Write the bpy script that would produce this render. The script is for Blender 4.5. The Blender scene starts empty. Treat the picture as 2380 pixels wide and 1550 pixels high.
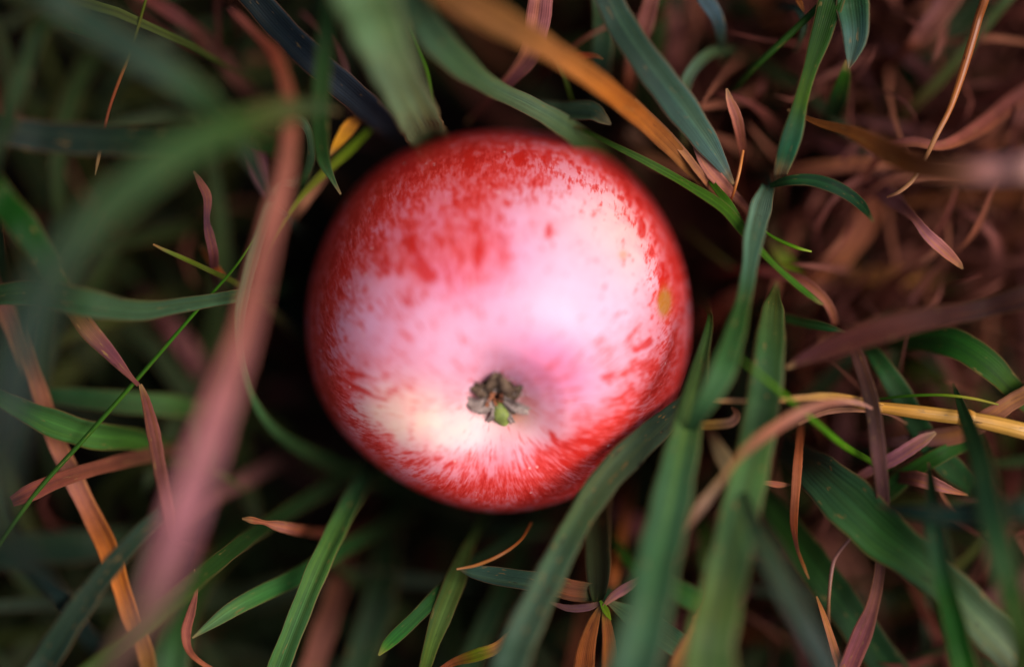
import bpy, math, random
import numpy as np
from mathutils import Vector
random.seed(7); rng = np.random.default_rng(11)
S = bpy.context.scene; C = S.collection

# ------------------------------------------------------------------ camera
# metres, z = 0 is the soil; the apple rests on matted grass a little above it
CAM_Z = 0.508; LENS = 80.5; FOCUS_Z = 0.079
cd = bpy.data.cameras.new('camera'); cam = bpy.data.objects.new('camera', cd); C.objects.link(cam)
cam.location = (0, 0, CAM_Z); cam.rotation_euler = (0, 0, 0)
cd.lens = LENS; cd.sensor_width = 36; cd.clip_start = 0.01; cd.clip_end = 100
cd.dof.use_dof = True; cd.dof.focus_distance = CAM_Z - FOCUS_Z; cd.dof.aperture_fstop = 1.6
cd.dof.aperture_blades = 0
S.camera = cam

# ------------------------------------------------------------------ world, sun, exposure
SUN_EL, SUN_AZ = math.radians(57), math.radians(-3)      # azimuth measured from +X
w = bpy.data.worlds.new('World'); S.world = w; w.use_nodes = True
nt = w.node_tree; bg = nt.nodes['Background']
sky = nt.nodes.new('ShaderNodeTexSky'); sky.sky_type = 'NISHITA'; sky.sun_disc = False
sky.sun_elevation = SUN_EL; sky.sun_rotation = math.radians(90) - SUN_AZ
sky.dust_density = 3.0; sky.air_density = 1.0; sky.ozone_density = 1.0
nt.links.new(sky.outputs[0], bg.inputs[0]); bg.inputs[1].default_value = 0.06
sl = bpy.data.lights.new('sun', 'SUN'); sl.energy = 2.6; sl.angle = math.radians(42); sl.color = (1, .94, .92)
so = bpy.data.objects.new('sun', sl); C.objects.link(so)
sd = Vector((math.cos(SUN_EL)*math.cos(SUN_AZ), math.cos(SUN_EL)*math.sin(SUN_AZ), math.sin(SUN_EL)))
so.rotation_euler = sd.to_track_quat('Z', 'Y').to_euler(); so.location = sd*2
S.view_settings.view_transform = 'Standard'; S.view_settings.look = 'None'
S.view_settings.exposure = 0.85; S.view_settings.gamma = 1
S.render.engine = 'CYCLES'; S.cycles.use_denoising = True
S.cycles.max_bounces = 6; S.cycles.transparent_max_bounces = 4

# ------------------------------------------------------------------ helpers
PXW, PXH = 2380.0, 1550.0
def at(x, y, zmm):
    """a photo point and a height above the soil in mm -> a point in metres"""
    z = zmm/1000; k = (CAM_Z - z)*36/LENS/PXW
    return np.array([(x - PXW/2)*k, (PXH/2 - y)*k, z])
def pxsize(zmm): return (CAM_Z - zmm/1000)*36/LENS/PXW
def lin(c):
    c = np.asarray(c, float)/255
    return np.where(c <= .04045, c/12.92, ((c + .055)/1.055)**2.4)

def make_mesh(name, V, F, mat, smooth=True, uv=None, col=None, attrs=None, parent=None):
    me = bpy.data.meshes.new(name); V = np.asarray(V, np.float32); F = np.asarray(F, np.int32)
    me.from_pydata(V.tolist(), [], F.tolist())
    vi = np.empty(len(me.loops), np.int32); me.loops.foreach_get('vertex_index', vi)
    if uv is not None:
        l = me.uv_layers.new(name='UVMap'); l.data.foreach_set('uv', np.asarray(uv, np.float32)[vi].ravel())
    if col is not None:
        a = me.attributes.new('tint', 'FLOAT_COLOR', 'POINT')
        a.data.foreach_set('color', np.c_[np.asarray(col), np.ones(len(V))].astype(np.float32).ravel())
    for k, v in (attrs or {}).items():
        v = np.asarray(v, np.float32)
        if v.ndim == 2: a = me.attributes.new(k, 'FLOAT_VECTOR', 'POINT'); a.data.foreach_set('vector', v.ravel())
        else: a = me.attributes.new(k, 'FLOAT', 'POINT'); a.data.foreach_set('value', v)
    if smooth: me.polygons.foreach_set('use_smooth', np.ones(len(me.polygons), bool))
    me.materials.append(mat); me.update()
    o = bpy.data.objects.new(name, me); C.objects.link(o)
    if parent: o.parent = parent
    return o
def tag(o, label=None, cat=None, group=None, kind=None):
    for k, v in (('label', label), ('category', cat), ('group', group), ('kind', kind)):
        if v: o[k] = v
    return o

class NT:
    def __init__(s, name):
        s.m = bpy.data.materials.new(name); s.m.use_nodes = True; s.t = s.m.node_tree
        s.b = s.t.nodes['Principled BSDF']; s.out = s.t.nodes['Material Output']
    def n(s, typ, ins=None, **kw):
        nd = s.t.nodes.new('ShaderNode' + typ)
        for k, v in kw.items(): setattr(nd, k, v)
        for k, v in (ins or {}).items():
            if hasattr(v, 'is_output'): s.t.links.new(v, nd.inputs[k])
            else: nd.inputs[k].default_value = v
        return nd
    def link(s, a, b): s.t.links.new(a, b)
    def math(s, op, a, b=0.0, c=0.0, clamp=False):
        nd = s.n('Math', {0: a, 1: b, 2: c}, operation=op); nd.use_clamp = clamp; return nd.outputs[0]
    def attr(s, name, out='Fac'): return s.n('Attribute', attribute_name=name).outputs[out]
    def ramp(s, f, lo, hi, a=0.0, b=1.0):
        return s.n('MapRange', {0: f, 1: lo, 2: hi, 3: a, 4: b}, interpolation_type='SMOOTHSTEP').outputs[0]
    def mix(s, f, a, b, mode='MIX'):
        nd = s.n('Mix', data_type='RGBA', blend_type=mode)
        for k, v in ((0, f), (6, a), (7, b)):
            if hasattr(v, 'is_output'): s.link(v, nd.inputs[k])
            else: nd.inputs[k].default_value = v
        return nd.outputs[2]
    def vec(s, a, sc):
        return s.n('VectorMath', {0: a, 1: sc}, operation='MULTIPLY').outputs[0]
    def noise(s, v, scale, detail=3.0, rough=.55, off=None):
        if off is not None: v = s.n('VectorMath', {0: v, 1: off}, operation='ADD').outputs[0]
        return s.n('TexNoise', {'Vector': v, 'Scale': scale, 'Detail': detail, 'Roughness': rough}).outputs[0]

# ------------------------------------------------------------------ materials
def grass_mat(name, rough, spec, transl, vein, mottle, midrib, spots, edge):
    t = NT(name); tint = t.attr('tint', 'Color')
    uv = t.n('UVMap').outputs[0]; sp = t.n('SeparateXYZ', {0: uv}); u, v = sp.outputs[0], sp.outputs[1]
    obj = t.n('TexCoord').outputs['Object']
    long = t.n('CombineXYZ', {0: t.math('MULTIPLY', u, 16.0), 1: t.math('MULTIPLY', v, 60.0)}).outputs[0]
    rnd = t.n('ObjectInfo').outputs['Random']; off = t.n('CombineXYZ', {2: t.math('MULTIPLY', rnd, 50.0)}).outputs[0]
    nl = t.noise(long, 1.0, 4.0, .6, off); nb = t.noise(obj, 130.0, 3.0, .6); nf = t.noise(obj, 900.0, 2.0, .6)
    rib = t.math('SINE', t.math('MULTIPLY', u, 2*math.pi*11))
    f = t.math('ADD', t.math('MULTIPLY_ADD', t.math('SUBTRACT', nl, .5), vein*4.0, 1.0), t.math('MULTIPLY', rib, vein*.2))
    f = t.math('ADD', f, t.math('MULTIPLY', t.math('SUBTRACT', nb, .5), mottle*3.2))
    f = t.math('ADD', f, t.math('MULTIPLY', t.math('SUBTRACT', nf, .5), mottle*.9))
    gray = t.n('CombineColor', {0: f, 1: f, 2: f}).outputs[0]
    col = t.mix(1.0, tint, gray, 'MULTIPLY')
    # brightness bands stand in for light on the fold, then hue drift
    half = t.noise(t.n('CombineXYZ', {0: t.math('MULTIPLY', u, 2.6), 1: t.math('MULTIPLY', v, 14.0), 2: t.math('MULTIPLY', rnd, 31.0)}).outputs[0], 1.0, 2.0, .5)
    fold_light = t.math('MULTIPLY_ADD', t.math('SUBTRACT', half, .5), 1.9 if midrib else 1.5, 1.0)
    col = t.mix(1.0, col, t.n('CombineColor', {0: fold_light, 1: fold_light, 2: fold_light}).outputs[0], 'MULTIPLY')
    hue = t.ramp(t.noise(long, .35, 2.0, .5, off), .42, .72)
    col = t.mix(t.math('MULTIPLY', hue, .45 if midrib else .85), col, t.mix(1.0, col, (1.55, 1.1, .55, 1) if midrib else (1.25, 1.3, .7, 1), 'MULTIPLY'))
    d = t.math('ABSOLUTE', t.math('SUBTRACT', u, .5))
    if midrib: col = t.mix(t.ramp(d, .012, .05, midrib, 0.0), col, t.mix(1.0, col, (1.5, 1.5, 1.35, 1), 'MULTIPLY'))
    if edge: col = t.mix(t.ramp(d, .44, .495, 0.0, edge), col, (.20, .085, .035, 1))
    if spots:
        s1 = t.ramp(t.noise(t.n('CombineXYZ', {0: t.math('MULTIPLY', u, 7.0), 1: t.math('MULTIPLY', v, 330.0)}).outputs[0], 1.0, 2.0, .5, off), .655, .72, 0.0, spots)
        col = t.mix(s1, col, (.22, .12, .035, 1))
        s2 = t.ramp(t.noise(t.n('CombineXYZ', {0: t.math('MULTIPLY', u, 5.0), 1: t.math('MULTIPLY', v, 200.0), 2: 4.0}).outputs[0], 1.3, 2.0, .5, off), .70, .735, 0.0, spots)
        col = t.mix(s2, col, (.03, .012, .008, 1))
    bmp = t.n('Bump', {'Height': t.math('ADD', t.math('MULTIPLY', rib, .5), nl), 'Strength': .35, 'Distance': .00012}).outputs[0]
    t.link(col, t.b.inputs['Base Color']); t.link(bmp, t.b.inputs['Normal'])
    t.b.inputs['Roughness'].default_value = rough; t.b.inputs['Specular IOR Level'].default_value = spec
    tr = t.n('BsdfTranslucent', {'Color': t.mix(1.0, col, (1.1, 1.15, .6, 1), 'MULTIPLY')})
    mx = t.n('MixShader', {0: transl, 1: t.b.outputs[0], 2: tr.outputs[0]})
    t.link(mx.outputs[0], t.out.inputs[0])
    return t.m
M_GREEN = grass_mat('fresh_grass', .58, .13, .24, .18, .20, .6, .4, .5)
M_SPOT = grass_mat('spotted_grass', .58, .13, .20, .14, .18, .4, .9, .5)
M_DRY = grass_mat('dry_grass', .68, .12, .15, .26, .34, 0, .5, .35)
M_STRAW = grass_mat('straw_cane', .42, .4, .05, .20, .15, 0, .8, 0)
M_LITTER = grass_mat('litter_blades', .72, .08, .15, .15, .2, 0, 0, 0)

def soil_mat():
    t = NT('soil'); o = t.n('TexCoord').outputs['Object']
    f = t.noise(o, 90.0, 6.0, .7); g = t.noise(o, 14.0, 3.0)
    c = t.mix(t.ramp(f, .35, .7), (.003, .0015, .0012, 1), (.013, .006, .004, 1))  # near-black tones put the shade of the gaps into the soil colour
    c = t.mix(t.ramp(g, .45, .65, 0, .5), c, (.006, .007, .003, 1))
    t.link(c, t.b.inputs['Base Color']); t.b.inputs['Roughness'].default_value = .95
    t.link(t.n('Bump', {'Height': f, 'Strength': .8, 'Distance': .004}).outputs[0], t.b.inputs['Normal'])
    t.b.inputs['Specular IOR Level'].default_value = .1
    return t.m
def plain(name, c1, c2, scale=400.0, rough=.8, spec=.2, bump=.0002):
    t = NT(name); o = t.n('TexCoord').outputs['Object']; f = t.noise(o, scale, 4.0, .65)
    t.link(t.mix(t.ramp(f, .3, .7), (*lin(c1), 1), (*lin(c2), 1)), t.b.inputs['Base Color'])
    t.link(t.n('Bump', {'Height': f, 'Strength': .6, 'Distance': bump}).outputs[0], t.b.inputs['Normal'])
    t.b.inputs['Roughness'].default_value = rough; t.b.inputs['Specular IOR Level'].default_value = spec
    return t.m

def apple_mat():
    t = NT('apple_skin'); fl = t.attr('flow', 'Vector'); M = t.attr('red'); ST = t.attr('streak'); CR = t.attr('cream'); RU = t.attr('russet'); PK = t.attr('pink')
    obj = t.n('TexCoord').outputs['Object']
    dash = t.noise(t.vec(fl, (11., 11., 9.)), 1.0, 3.0, .62)           # flecks drawn out along the meridians
    fine = t.noise(t.vec(fl, (34., 34., 16.)), 1.0, 3.0, .6, (7., 3., 5.))
    hair = t.noise(t.vec(fl, (85., 85., 22.)), 1.0, 2.0, .6, (1., 9., 2.))
    broad = t.noise(t.vec(fl, (3.2, 3.2, 3.6)), 1.0, 3.0, .6, (4., 4., 1.))
    mott = t.noise(obj, 260.0, 4.0, .65)
    wob = t.math('MULTIPLY_ADD', t.math('SUBTRACT', mott, .5), .7, M)
    a = t.math('ADD', wob, t.math('MULTIPLY', t.math('SUBTRACT', dash, .5), 1.75))
    a = t.math('ADD', a, t.math('MULTIPLY', t.math('SUBTRACT', fine, .5), 1.75))
    a = t.math('ADD', a, t.math('MULTIPLY', t.math('SUBTRACT', hair, .5), 1.35))
    flush = t.ramp(t.math('ADD', t.math('MULTIPLY', t.math('SUBTRACT', broad, .5), .7), t.math('MULTIPLY_ADD', t.math('SUBTRACT', mott, .5), .3, M)), .18, 1.0)
    red1 = t.ramp(a, .42, .94, 0, .88)
    red2 = t.ramp(a, .85, 1.3, 0, .7)
    stn = t.math('MULTIPLY', ST, t.math('MULTIPLY_ADD', fine, 1.3, .35), clamp=True)
    pale = t.mix(CR, (.70, .395, .50, 1), (.74, .51, .36, 1))
    pale = t.mix(t.ramp(mott, .3, .75, 0, .35), pale, (.70, .30, .34, 1))
    pale = t.mix(t.math('MULTIPLY', PK, .72), pale, (.76, .17, .34, 1))
    c = t.mix(flush, pale, (.70, .12, .13, 1))
    c = t.mix(t.ramp(M, .50, 1.0, 0, .42), c, (.62, .06, .06, 1))
    c = t.mix(red1, c, (.62, .03, .02, 1))
    c = t.mix(red2, c, (.43, .007, .004, 1))
    c = t.mix(t.ramp(stn, .25, .8, 0, .85), c, (.54, .014, .008, 1))
    vor = t.n('TexVoronoi', {'Vector': obj, 'Scale': 480.0, 'Randomness': 1.0})
    vsel = t.ramp(t.noise(obj, 120.0, 1.0, .5, (3., 1., 8.)), .52, .60)
    dots = t.math('MULTIPLY', t.ramp(vor.outputs['Distance'], .06, .17, 1.0, 0), vsel)
    c = t.mix(t.math('MULTIPLY', dots, .8), c, (.78, .42, .40, 1))
    c = t.mix(RU, c, (.42, .17, .02, 1))
    t.link(c, t.b.inputs['Base Color'])
    t.link(t.math('MULTIPLY_ADD', mott, .15, .36), t.b.inputs['Roughness'])
    t.b.inputs['Specular IOR Level'].default_value = .3
    t.b.inputs['Subsurface Weight'].default_value = .12; t.b.inputs['Subsurface Radius'].default_value = (1, .3, .2)
    t.b.inputs['Subsurface Scale'].default_value = .0025
    h = t.math('ADD', t.math('MULTIPLY', mott, .5), t.math('MULTIPLY', dots, .6))
    t.link(t.n('Bump', {'Height': h, 'Strength': .25, 'Distance': .00022}).outputs[0], t.b.inputs['Normal'])
    return t.m

# ------------------------------------------------------------------ ground
n = 90; gx = np.sign(np.linspace(-1, 1, n))*np.abs(np.linspace(-1, 1, n))**3*12
X, Y = np.meshgrid(gx, gx); Z = (np.sin(X*37+1)*np.cos(Y*41)*.0025 + np.sin(X*2.1)*np.cos(Y*1.7+2)*.02*np.clip(np.hypot(X, Y)-.5, 0, 2)) - .004
V = np.c_[X.ravel(), Y.ravel(), Z.ravel()]
F = [(i*n+j, i*n+j+1, (i+1)*n+j+1, (i+1)*n+j) for i in range(n-1) for j in range(n-1)]
tag(make_mesh('ground', V, F, soil_mat()), 'soil under the grass, coloured near black as shade in the gaps', 'soil', kind='structure')

# ------------------------------------------------------------------ apple
APC = at(1156, 746, 58)                        # centre of the fruit
R = .0372; TILT = math.radians(28.5)
prof = np.array([(0, .77), (.05, .775), (.10, .79), (.17, .84), (.25, .893), (.36, .935), (.50, .915), (.66, .82), (.82, .63), (.94, .36),
                 (.998, .08), (.995, -.18), (.93, -.46), (.80, -.69), (.62, -.85), (.44, -.90), (.28, -.84), (.16, -.70), (.07, -.52), (.0, -.45)])
def smooth_curve(P, per):
    P = np.asarray(P, float); n = len(P)
    if n == 2: return np.array([P[0] + (P[1]-P[0])*i/per for i in range(per+1)])
    Q = np.vstack([2*P[0]-P[1], P, 2*P[-1]-P[-2]]); out = []
    for i in range(1, n):
        p0, p1, p2, p3 = Q[i-1], Q[i], Q[i+1], Q[i+2]
        for k in range(per):
            t = k/per
            out.append(.5*((2*p1) + (-p0+p2)*t + (2*p0-5*p1+4*p2-p3)*t*t + (-p0+3*p1-3*p2+p3)*t**3))
    out.append(P[-1]); return np.array(out)
pc = smooth_curve(prof, 24)
seg = np.r_[0, np.cumsum(np.hypot(*np.diff(pc, axis=0).T))]; NV, NU = 380, 520
vv = np.linspace(0, 1, NV); pr = np.interp(vv*seg[-1], seg, pc[:, 0]); ph = np.interp(vv*seg[-1], seg, pc[:, 1])
U = np.linspace(0, 2*np.pi, NU, endpoint=False)
UU, VV = np.meshgrid(U, vv); PR = np.repeat(pr[:, None], NU, 1); PH = np.repeat(ph[:, None], NU, 1)
lobe = 1 + .012*np.cos(5*UU+.6)*np.clip(1.2-VV*2, 0, 1) + .008*np.cos(2*UU+1) 
PRl = PR*lobe; PHl = PH + .010*np.cos(5*UU+.6)*np.exp(-((PR-.33)/.16)**2)*(VV < .4) + .012*np.cos(UU+2.2)*np.exp(-((PR-.4)/.3)**2)
lx, ly, lz = PRl*np.cos(UU), PRl*np.sin(UU), PHl
# axis: calyx end up, leaning towards the bottom of the picture
ct, st = math.cos(TILT), math.sin(TILT)
wx = lx; wy = ly*ct - lz*st; wz = ly*st + lz*ct
A = np.stack([wx, wy, wz], -1).reshape(-1, 3)*R
# the fruit's own irregular outline (radius seen from above, by direction)
OUT = [(1180, 303), (1090, 309), (1000, 327), (890, 378), (800, 470), (745, 580), (716, 700), (718, 820), (745, 925), (800, 1012), (870, 1078), (960, 1135),
       (1060, 1175), (1140, 1190), (1250, 1178), (1345, 1148), (1425, 1095), (1498, 1030), (1562, 932), (1597, 830), (1603, 740), (1592, 640), (1562, 550), (1510, 458), (1430, 377), (1335, 325), (1250, 308)]
def silhouette(P):
    Wp = P + APC; k = 1/((CAM_Z - Wp[:, 2])*36/LENS/PXW)
    dx = Wp[:, 0]*k + PXW/2 - 1156; dy = -(PXH/2 - Wp[:, 1]*k - 746)
    return np.arctan2(dy, dx), np.hypot(dx, dy)
oa = np.array([math.atan2(746-y, x-1156) for x, y in OUT]); orr = np.array([math.hypot(746-y, x-1156) for x, y in OUT])
o_ = np.argsort(oa); oa, orr = oa[o_], orr[o_]
bins = np.linspace(-np.pi, np.pi, 73); bc = (bins[1:]+bins[:-1])/2
target = np.interp(bc, np.r_[oa-2*np.pi, oa, oa+2*np.pi], np.r_[orr, orr, orr])
for it in range(5):
    an, rr = silhouette(A); idx = np.clip(np.digitize(an, bins)-1, 0, 71)
    mx = np.array([rr[idx == k].max() for k in range(72)])
    f = target/mx
    f = np.convolve(np.r_[f[-3:], f, f[:3]], [.06, .12, .2, .24, .2, .12, .06], 'valid')
    fa = np.interp(an, np.r_[bc-2*np.pi, bc, bc+2*np.pi], np.r_[f, f, f])
    rad = np.maximum(np.clip(rr/480, 0, 1)**1.6, np.clip((.008-A[:, 2])/.014, 0, 1))
    A[:, :2] *= (1 + (fa-1)*rad)[:, None]
# faces
ii, jj = np.meshgrid(np.arange(NV-1), np.arange(NU), indexing='ij'); a0 = ii*NU+jj; b0 = ii*NU+(jj+1) % NU
FA = np.stack([a0, a0+NU, b0+NU, b0], -1).reshape(-1, 4)
# skin marks laid where they grow on this fruit
Wp = A + APC; kk = 1/((CAM_Z - Wp[:, 2])*36/LENS/PXW); PX = Wp[:, 0]*kk + PXW/2; PY = PXH/2 - Wp[:, 1]*kk
up = (A[:, 2] > -.006)
def G(x, y, sx, sy, ang=0):
    c, s = math.cos(math.radians(ang)), math.sin(math.radians(ang)); dx, dy = PX-x, PY-y
    return np.exp(-(((dx*c+dy*s)/sx)**2 + ((-dx*s+dy*c)/sy)**2))
vflat = VV.ravel()
red = .37 + .0*PX
rimd = np.hypot(PX-1156, PY-746)/np.interp(np.arctan2(746-PY, PX-1156), np.r_[oa-2*np.pi, oa, oa+2*np.pi], np.r_[orr, orr, orr])
red += .34*np.clip((rimd-.80)/.18, 0, 1)**1.2
for (x, y, sx, sy, an_, s_) in [(900, 440, 170, 90, -40, .40), (1120, 385, 210, 70, 0, .44), (1110, 540, 90, 120, 0, .34), (960, 590, 100, 90, 0, .32), (800, 610, 70, 130, 8, .30), (760, 730, 40, 150, 8, .3),
        (1440, 400, 110, 45, 40, .26), (1550, 640, 45, 110, 0, .34), (1345, 1045, 110, 55, -22, .50), (1450, 950, 120, 60, -50, .30), (1130, 1140, 260, 35, 0, .34), (790, 900, 60, 90, 25, .34), (880, 1040, 60, 60, 40, .2),
        (1520, 850, 70, 90, 0, .25), (1500, 480, 60, 90, -30, .14), (1060, 1070, 90, 35, 0, .2), (1200, 1090, 120, 35, 0, .18),
        (1310, 670, 150, 120, 0, -.30), (1110, 790, 110, 60, 0, -.12), (1400, 540, 90, 90, 0, -.10), (1000, 990, 120, 45, 15, -.16), (1150, 1000, 80, 40, 0, -.22)]:
    red += s_*G(x, y, sx, sy, an_)
pink = .12 + 1.0*G(1290, 850, 110, 80, 20) + .85*G(1080, 600, 150, 130) + .35*G(1180, 1070, 150, 50) + .6*G(960, 520, 150, 100) + .3*G(880, 760, 100, 120) + .3*G(1000, 860, 170, 80) + .25*G(1380, 960, 110, 70)
strk = 0*PX
for (x, y, sx, sy, an_, s_) in [(985, 625, 17, 42, -28, 1), (962, 570, 12, 30, -20, .8), (1000, 645, 24, 14, 0, .7), (1112, 590, 13, 36, 0, .9), (1172, 590, 17, 55, 0, .55), (1165, 650, 12, 20, 0, .4), (945, 703, 14, 16, 0, .7),
        (895, 618, 12, 26, -10, .7), (1276, 537, 10, 22, 5, .75), (1362, 612, 7, 24, 12, .35), (1205, 368, 12, 20, 20, .9), (1272, 368, 12, 22, 10, .9), (1235, 360, 12, 18, 0, .6), (1492, 532, 12, 28, -4, .8), (1465, 470, 7, 16, -5, .7), (1090, 370, 15, 30, 0, .8),
        (1540, 640, 14, 40, -8, .7), (1570, 620, 14, 50, -10, .6), (1525, 690, 16, 20, 10, .5), (1500, 800, 20, 10, -35, .9), (1480, 812, 14, 8, -20, .8), (1392, 800, 10, 22, 30, .5), (1413, 874, 18, 8, -12, .95), (1325, 905, 40, 6, -12, .5), (1485, 905, 10, 10, 0, .45),
        (1368, 1026, 26, 7, 10, .95), (1355, 1060, 30, 9, 25, .8), (1320, 1080, 30, 8, 35, .75), (1390, 1075, 20, 10, 10, .7), (1290, 1022, 7, 26, -30, .8), (1275, 1045, 6, 20, -35, .6), (1250, 1060, 5, 24, -40, .5), (1345, 975, 30, 6, -8, .5),
        (1045, 1078, 20, 5, -32, .8), (1020, 1066, 15, 4, -25, .7), (1072, 1090, 14, 5, -38, .6), (1065, 1042, 8, 16, 35, .3), (830, 870, 26, 7, 15, .8), (838, 905, 34, 7, 25, .9), (880, 925, 30, 5, 15, .6), (910, 1000, 22, 5, 5, .4), (1000, 1065, 9, 4, -20, .5),
        (935, 460, 14, 40, 20, .6), (880, 480, 16, 30, 25, .6), (1060, 460, 13, 50, 5, .5), (800, 620, 12, 30, 20, .6), (770, 680, 12, 50, 10, .6), (850, 560, 12, 30, 20, .5), (1185, 440, 10, 30, 5, .4), (915, 870, 12, 8, 20, .4)]:
    strk = np.maximum(strk, s_*np.clip(1.5*G(x, y, sx, sy, an_), 0, 1))
cream = .05 + .6*G(1090, 1000, 230, 90) + .5*G(900, 950, 110, 80) + .5*G(1430, 500, 120, 110) + .4*G(950, 930, 120, 100) + .3*G(1480, 600, 60, 100)
cream *= 1 - .8*G(1260, 800, 220, 130)
rus = np.clip(1.8*G(1544, 703, 13, 26, 4), 0, .85) + .5*np.clip(1.5*G(1448, 592, 9, 9), 0, 1) + .7*np.clip(1.2*G(1165, 965, 50, 18, 10), 0, 1)*.6 + .35*G(1215, 955, 40, 50)
red = np.where(up, red, .6 + .0*red); strk = np.where(up, strk, 0); pink = np.clip(np.where(up, pink, .2), 0, 1); rus = np.where(up, rus, 0); cream = np.clip(np.where(up, cream, .4), 0, 1)
flow = np.c_[np.cos(UU).ravel(), np.sin(UU).ravel(), VV.ravel()*3.0]
apple = bpy.data.objects.new('apple', None); C.objects.link(apple); apple.location = APC
tag(apple, 'ripe red and pale pink streaked apple lying calyx end up in the grass', 'apple')
make_mesh('skin', A, FA, apple_mat(), attrs=dict(flow=flow, red=red, streak=strk, cream=cream, pink=pink, russet=np.clip(rus, 0, 1)), parent=apple)

# calyx: withered sepals, stamens, green scrap
ez = np.array([0, -st, ct]); ex = np.array([1., 0, 0]); ey = np.cross(ez, ex)
# floor of the basin after the outline was fitted
CB = A[:NU].mean(0)
M_SEP = plain('withered_sepal', (96, 78, 70), (158, 140, 130), 700, .85, .15); M_SEPD = plain('dark_sepal', (58, 42, 34), (110, 90, 72), 700, .9, .1)
M_SEPG = plain('green_sepal', (92, 104, 44), (128, 140, 66), 500, .6, .3); M_STAM = plain('stamen', (100, 56, 40), (165, 100, 62), 900, .7, .3)
M_CORE = plain('shaded_calyx_core', (24, 12, 10), (62, 36, 26), 900, .95, .05); M_FUZZ = plain('pale_fuzz', (150, 135, 125), (205, 190, 185), 900, .9, .1)
CS = 1.12
def L(u, v, h): return CB + ex*u*CS/1000 + ey*v*CS/1000 + ez*h/1000
def ribbon(name, pts, ws, mat, parent, curl=.25, th=.00018, per=8, nx=7):
    P = smooth_curve(np.c_[np.array(pts), np.array(ws)/1000], per); pos, wd = P[:, :3], P[:, 3]
    T = np.gradient(pos, axis=0); T /= np.linalg.norm(T, axis=1)[:, None]+1e-12
    s = np.cross(T, ez); s /= np.linalg.norm(s, axis=1)[:, None]+1e-9; nn = np.cross(s, T); V = []
    xs = np.linspace(-1, 1, nx)
    for i in range(len(pos)):
        for x in xs: V.append(pos[i] + s[i]*x*wd[i]/2 + nn[i]*curl*wd[i]*(x*x-.4))
        for x in xs[::-1]: V.append(pos[i] + s[i]*x*wd[i]/2 + nn[i]*(curl*wd[i]*(x*x-.4) - th))
    m = 2*nx; F = []
    for i in range(len(pos)-1):
        for j in range(m): F.append((i*m+j, i*m+(j+1) % m, (i+1)*m+(j+1) % m, (i+1)*m+j))
    F.append(tuple(range(m))[::-1]); 
    me = bpy.data.meshes.new(name); me.from_pydata([tuple(v) for v in V], [], [tuple(f) for f in F])
    for p in me.polygons: p.use_smooth = True
    me.materials.append(mat); o = bpy.data.objects.new(name, me); C.objects.link(o); o.parent = parent; return o
# the woolly core the sepals grow from, its dark colour standing in for cavity shade
cv, cf = [], []; nr, na = 8, 22
for i in range(nr):
    r_ = 4.6*i/(nr-1)
    for j in range(na):
        a_ = 2*np.pi*j/na; cv.append(L(r_*math.cos(a_), r_*math.sin(a_), 1.0 - (r_/4.6)**2*.6 + random.uniform(-.25, .35)))
for i in range(nr-1):
    for j in range(na): cf.append((i*na+j, (i+1)*na+j, (i+1)*na+(j+1) % na, i*na+(j+1) % na))
core = make_mesh('calyx', cv, cf, M_CORE, parent=apple)
# (direction deg, length mm, width, base radius, mid height, tip height, material, tip turn)
for (a_, ln, wd, hb, hm, ht, mt, turn) in [(198, 5.6, 2.9, 1.0, 2.6, 1.8, M_SEP, -35), (345, 6.6, 2.1, 1.2, 3.0, 2.4, M_SEP, -12), (52, 5.4, 2.4, 1.0, 3.2, 2.6, M_SEPD, 60), (95, 5.6, 3.0, 1.0, 2.6, 1.8, M_SEPD, -20),
        (140, 5.4, 2.7, 1.0, 2.4, 1.5, M_SEPD, 15), (284, 5.6, 3.3, 1.0, 2.9, 2.0, M_SEPG, 4), (306, 7.0, 1.0, 1.1, 2.7, 1.5, M_SEP, -14), (258, 5.6, .9, 1.0, 2.7, 1.4, M_SEP, -20), (225, 4.8, 1.5, .9, 2.2, 1.2, M_SEP, -15), (308, 5.0, 1.6, .8, 2.0, 1.0, M_SEPD, 30), (15, 5.0, 2.2, .9, 2.0, 2.0, M_SEPD, 30)]:
    d = math.radians(a_); e = math.radians(a_+turn)
    p0 = (.9*math.cos(d), .9*math.sin(d)); p1 = (ln*.5*math.cos(d), ln*.5*math.sin(d)); p2 = (p1[0]+ln*.34*math.cos(e), p1[1]+ln*.34*math.sin(e)); p3 = (p2[0]+ln*.2*math.cos(e), p2[1]+ln*.2*math.sin(e))
    sp = ribbon('sepal', [L(*p0, hb), L(*p1, hm), L(*p2, (hm+ht)/2), L(*p3, ht)], [wd*.6, wd, wd*.7, .25], mt, core, curl=random.choice([.3, .35, -.25]))
for (a_, ln, h) in [(150, 1.2, 2.4), (250, 1.0, 2.2), (100, 1.6, 2.8), (20, 1.4, 2.5), (310, 1.1, 2.0), (190, 1.9, 2.6)]:
    d = math.radians(a_)
    ribbon('stamen', [L(.3*math.cos(d), .3*math.sin(d), .8), L(ln*.7*math.cos(d), ln*.7*math.sin(d), h*.8), L(ln*math.cos(d+.5), ln*math.sin(d+.5), h)], [.5, .45, .8], M_STAM, core, curl=.4)
V, F = [], []
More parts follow.
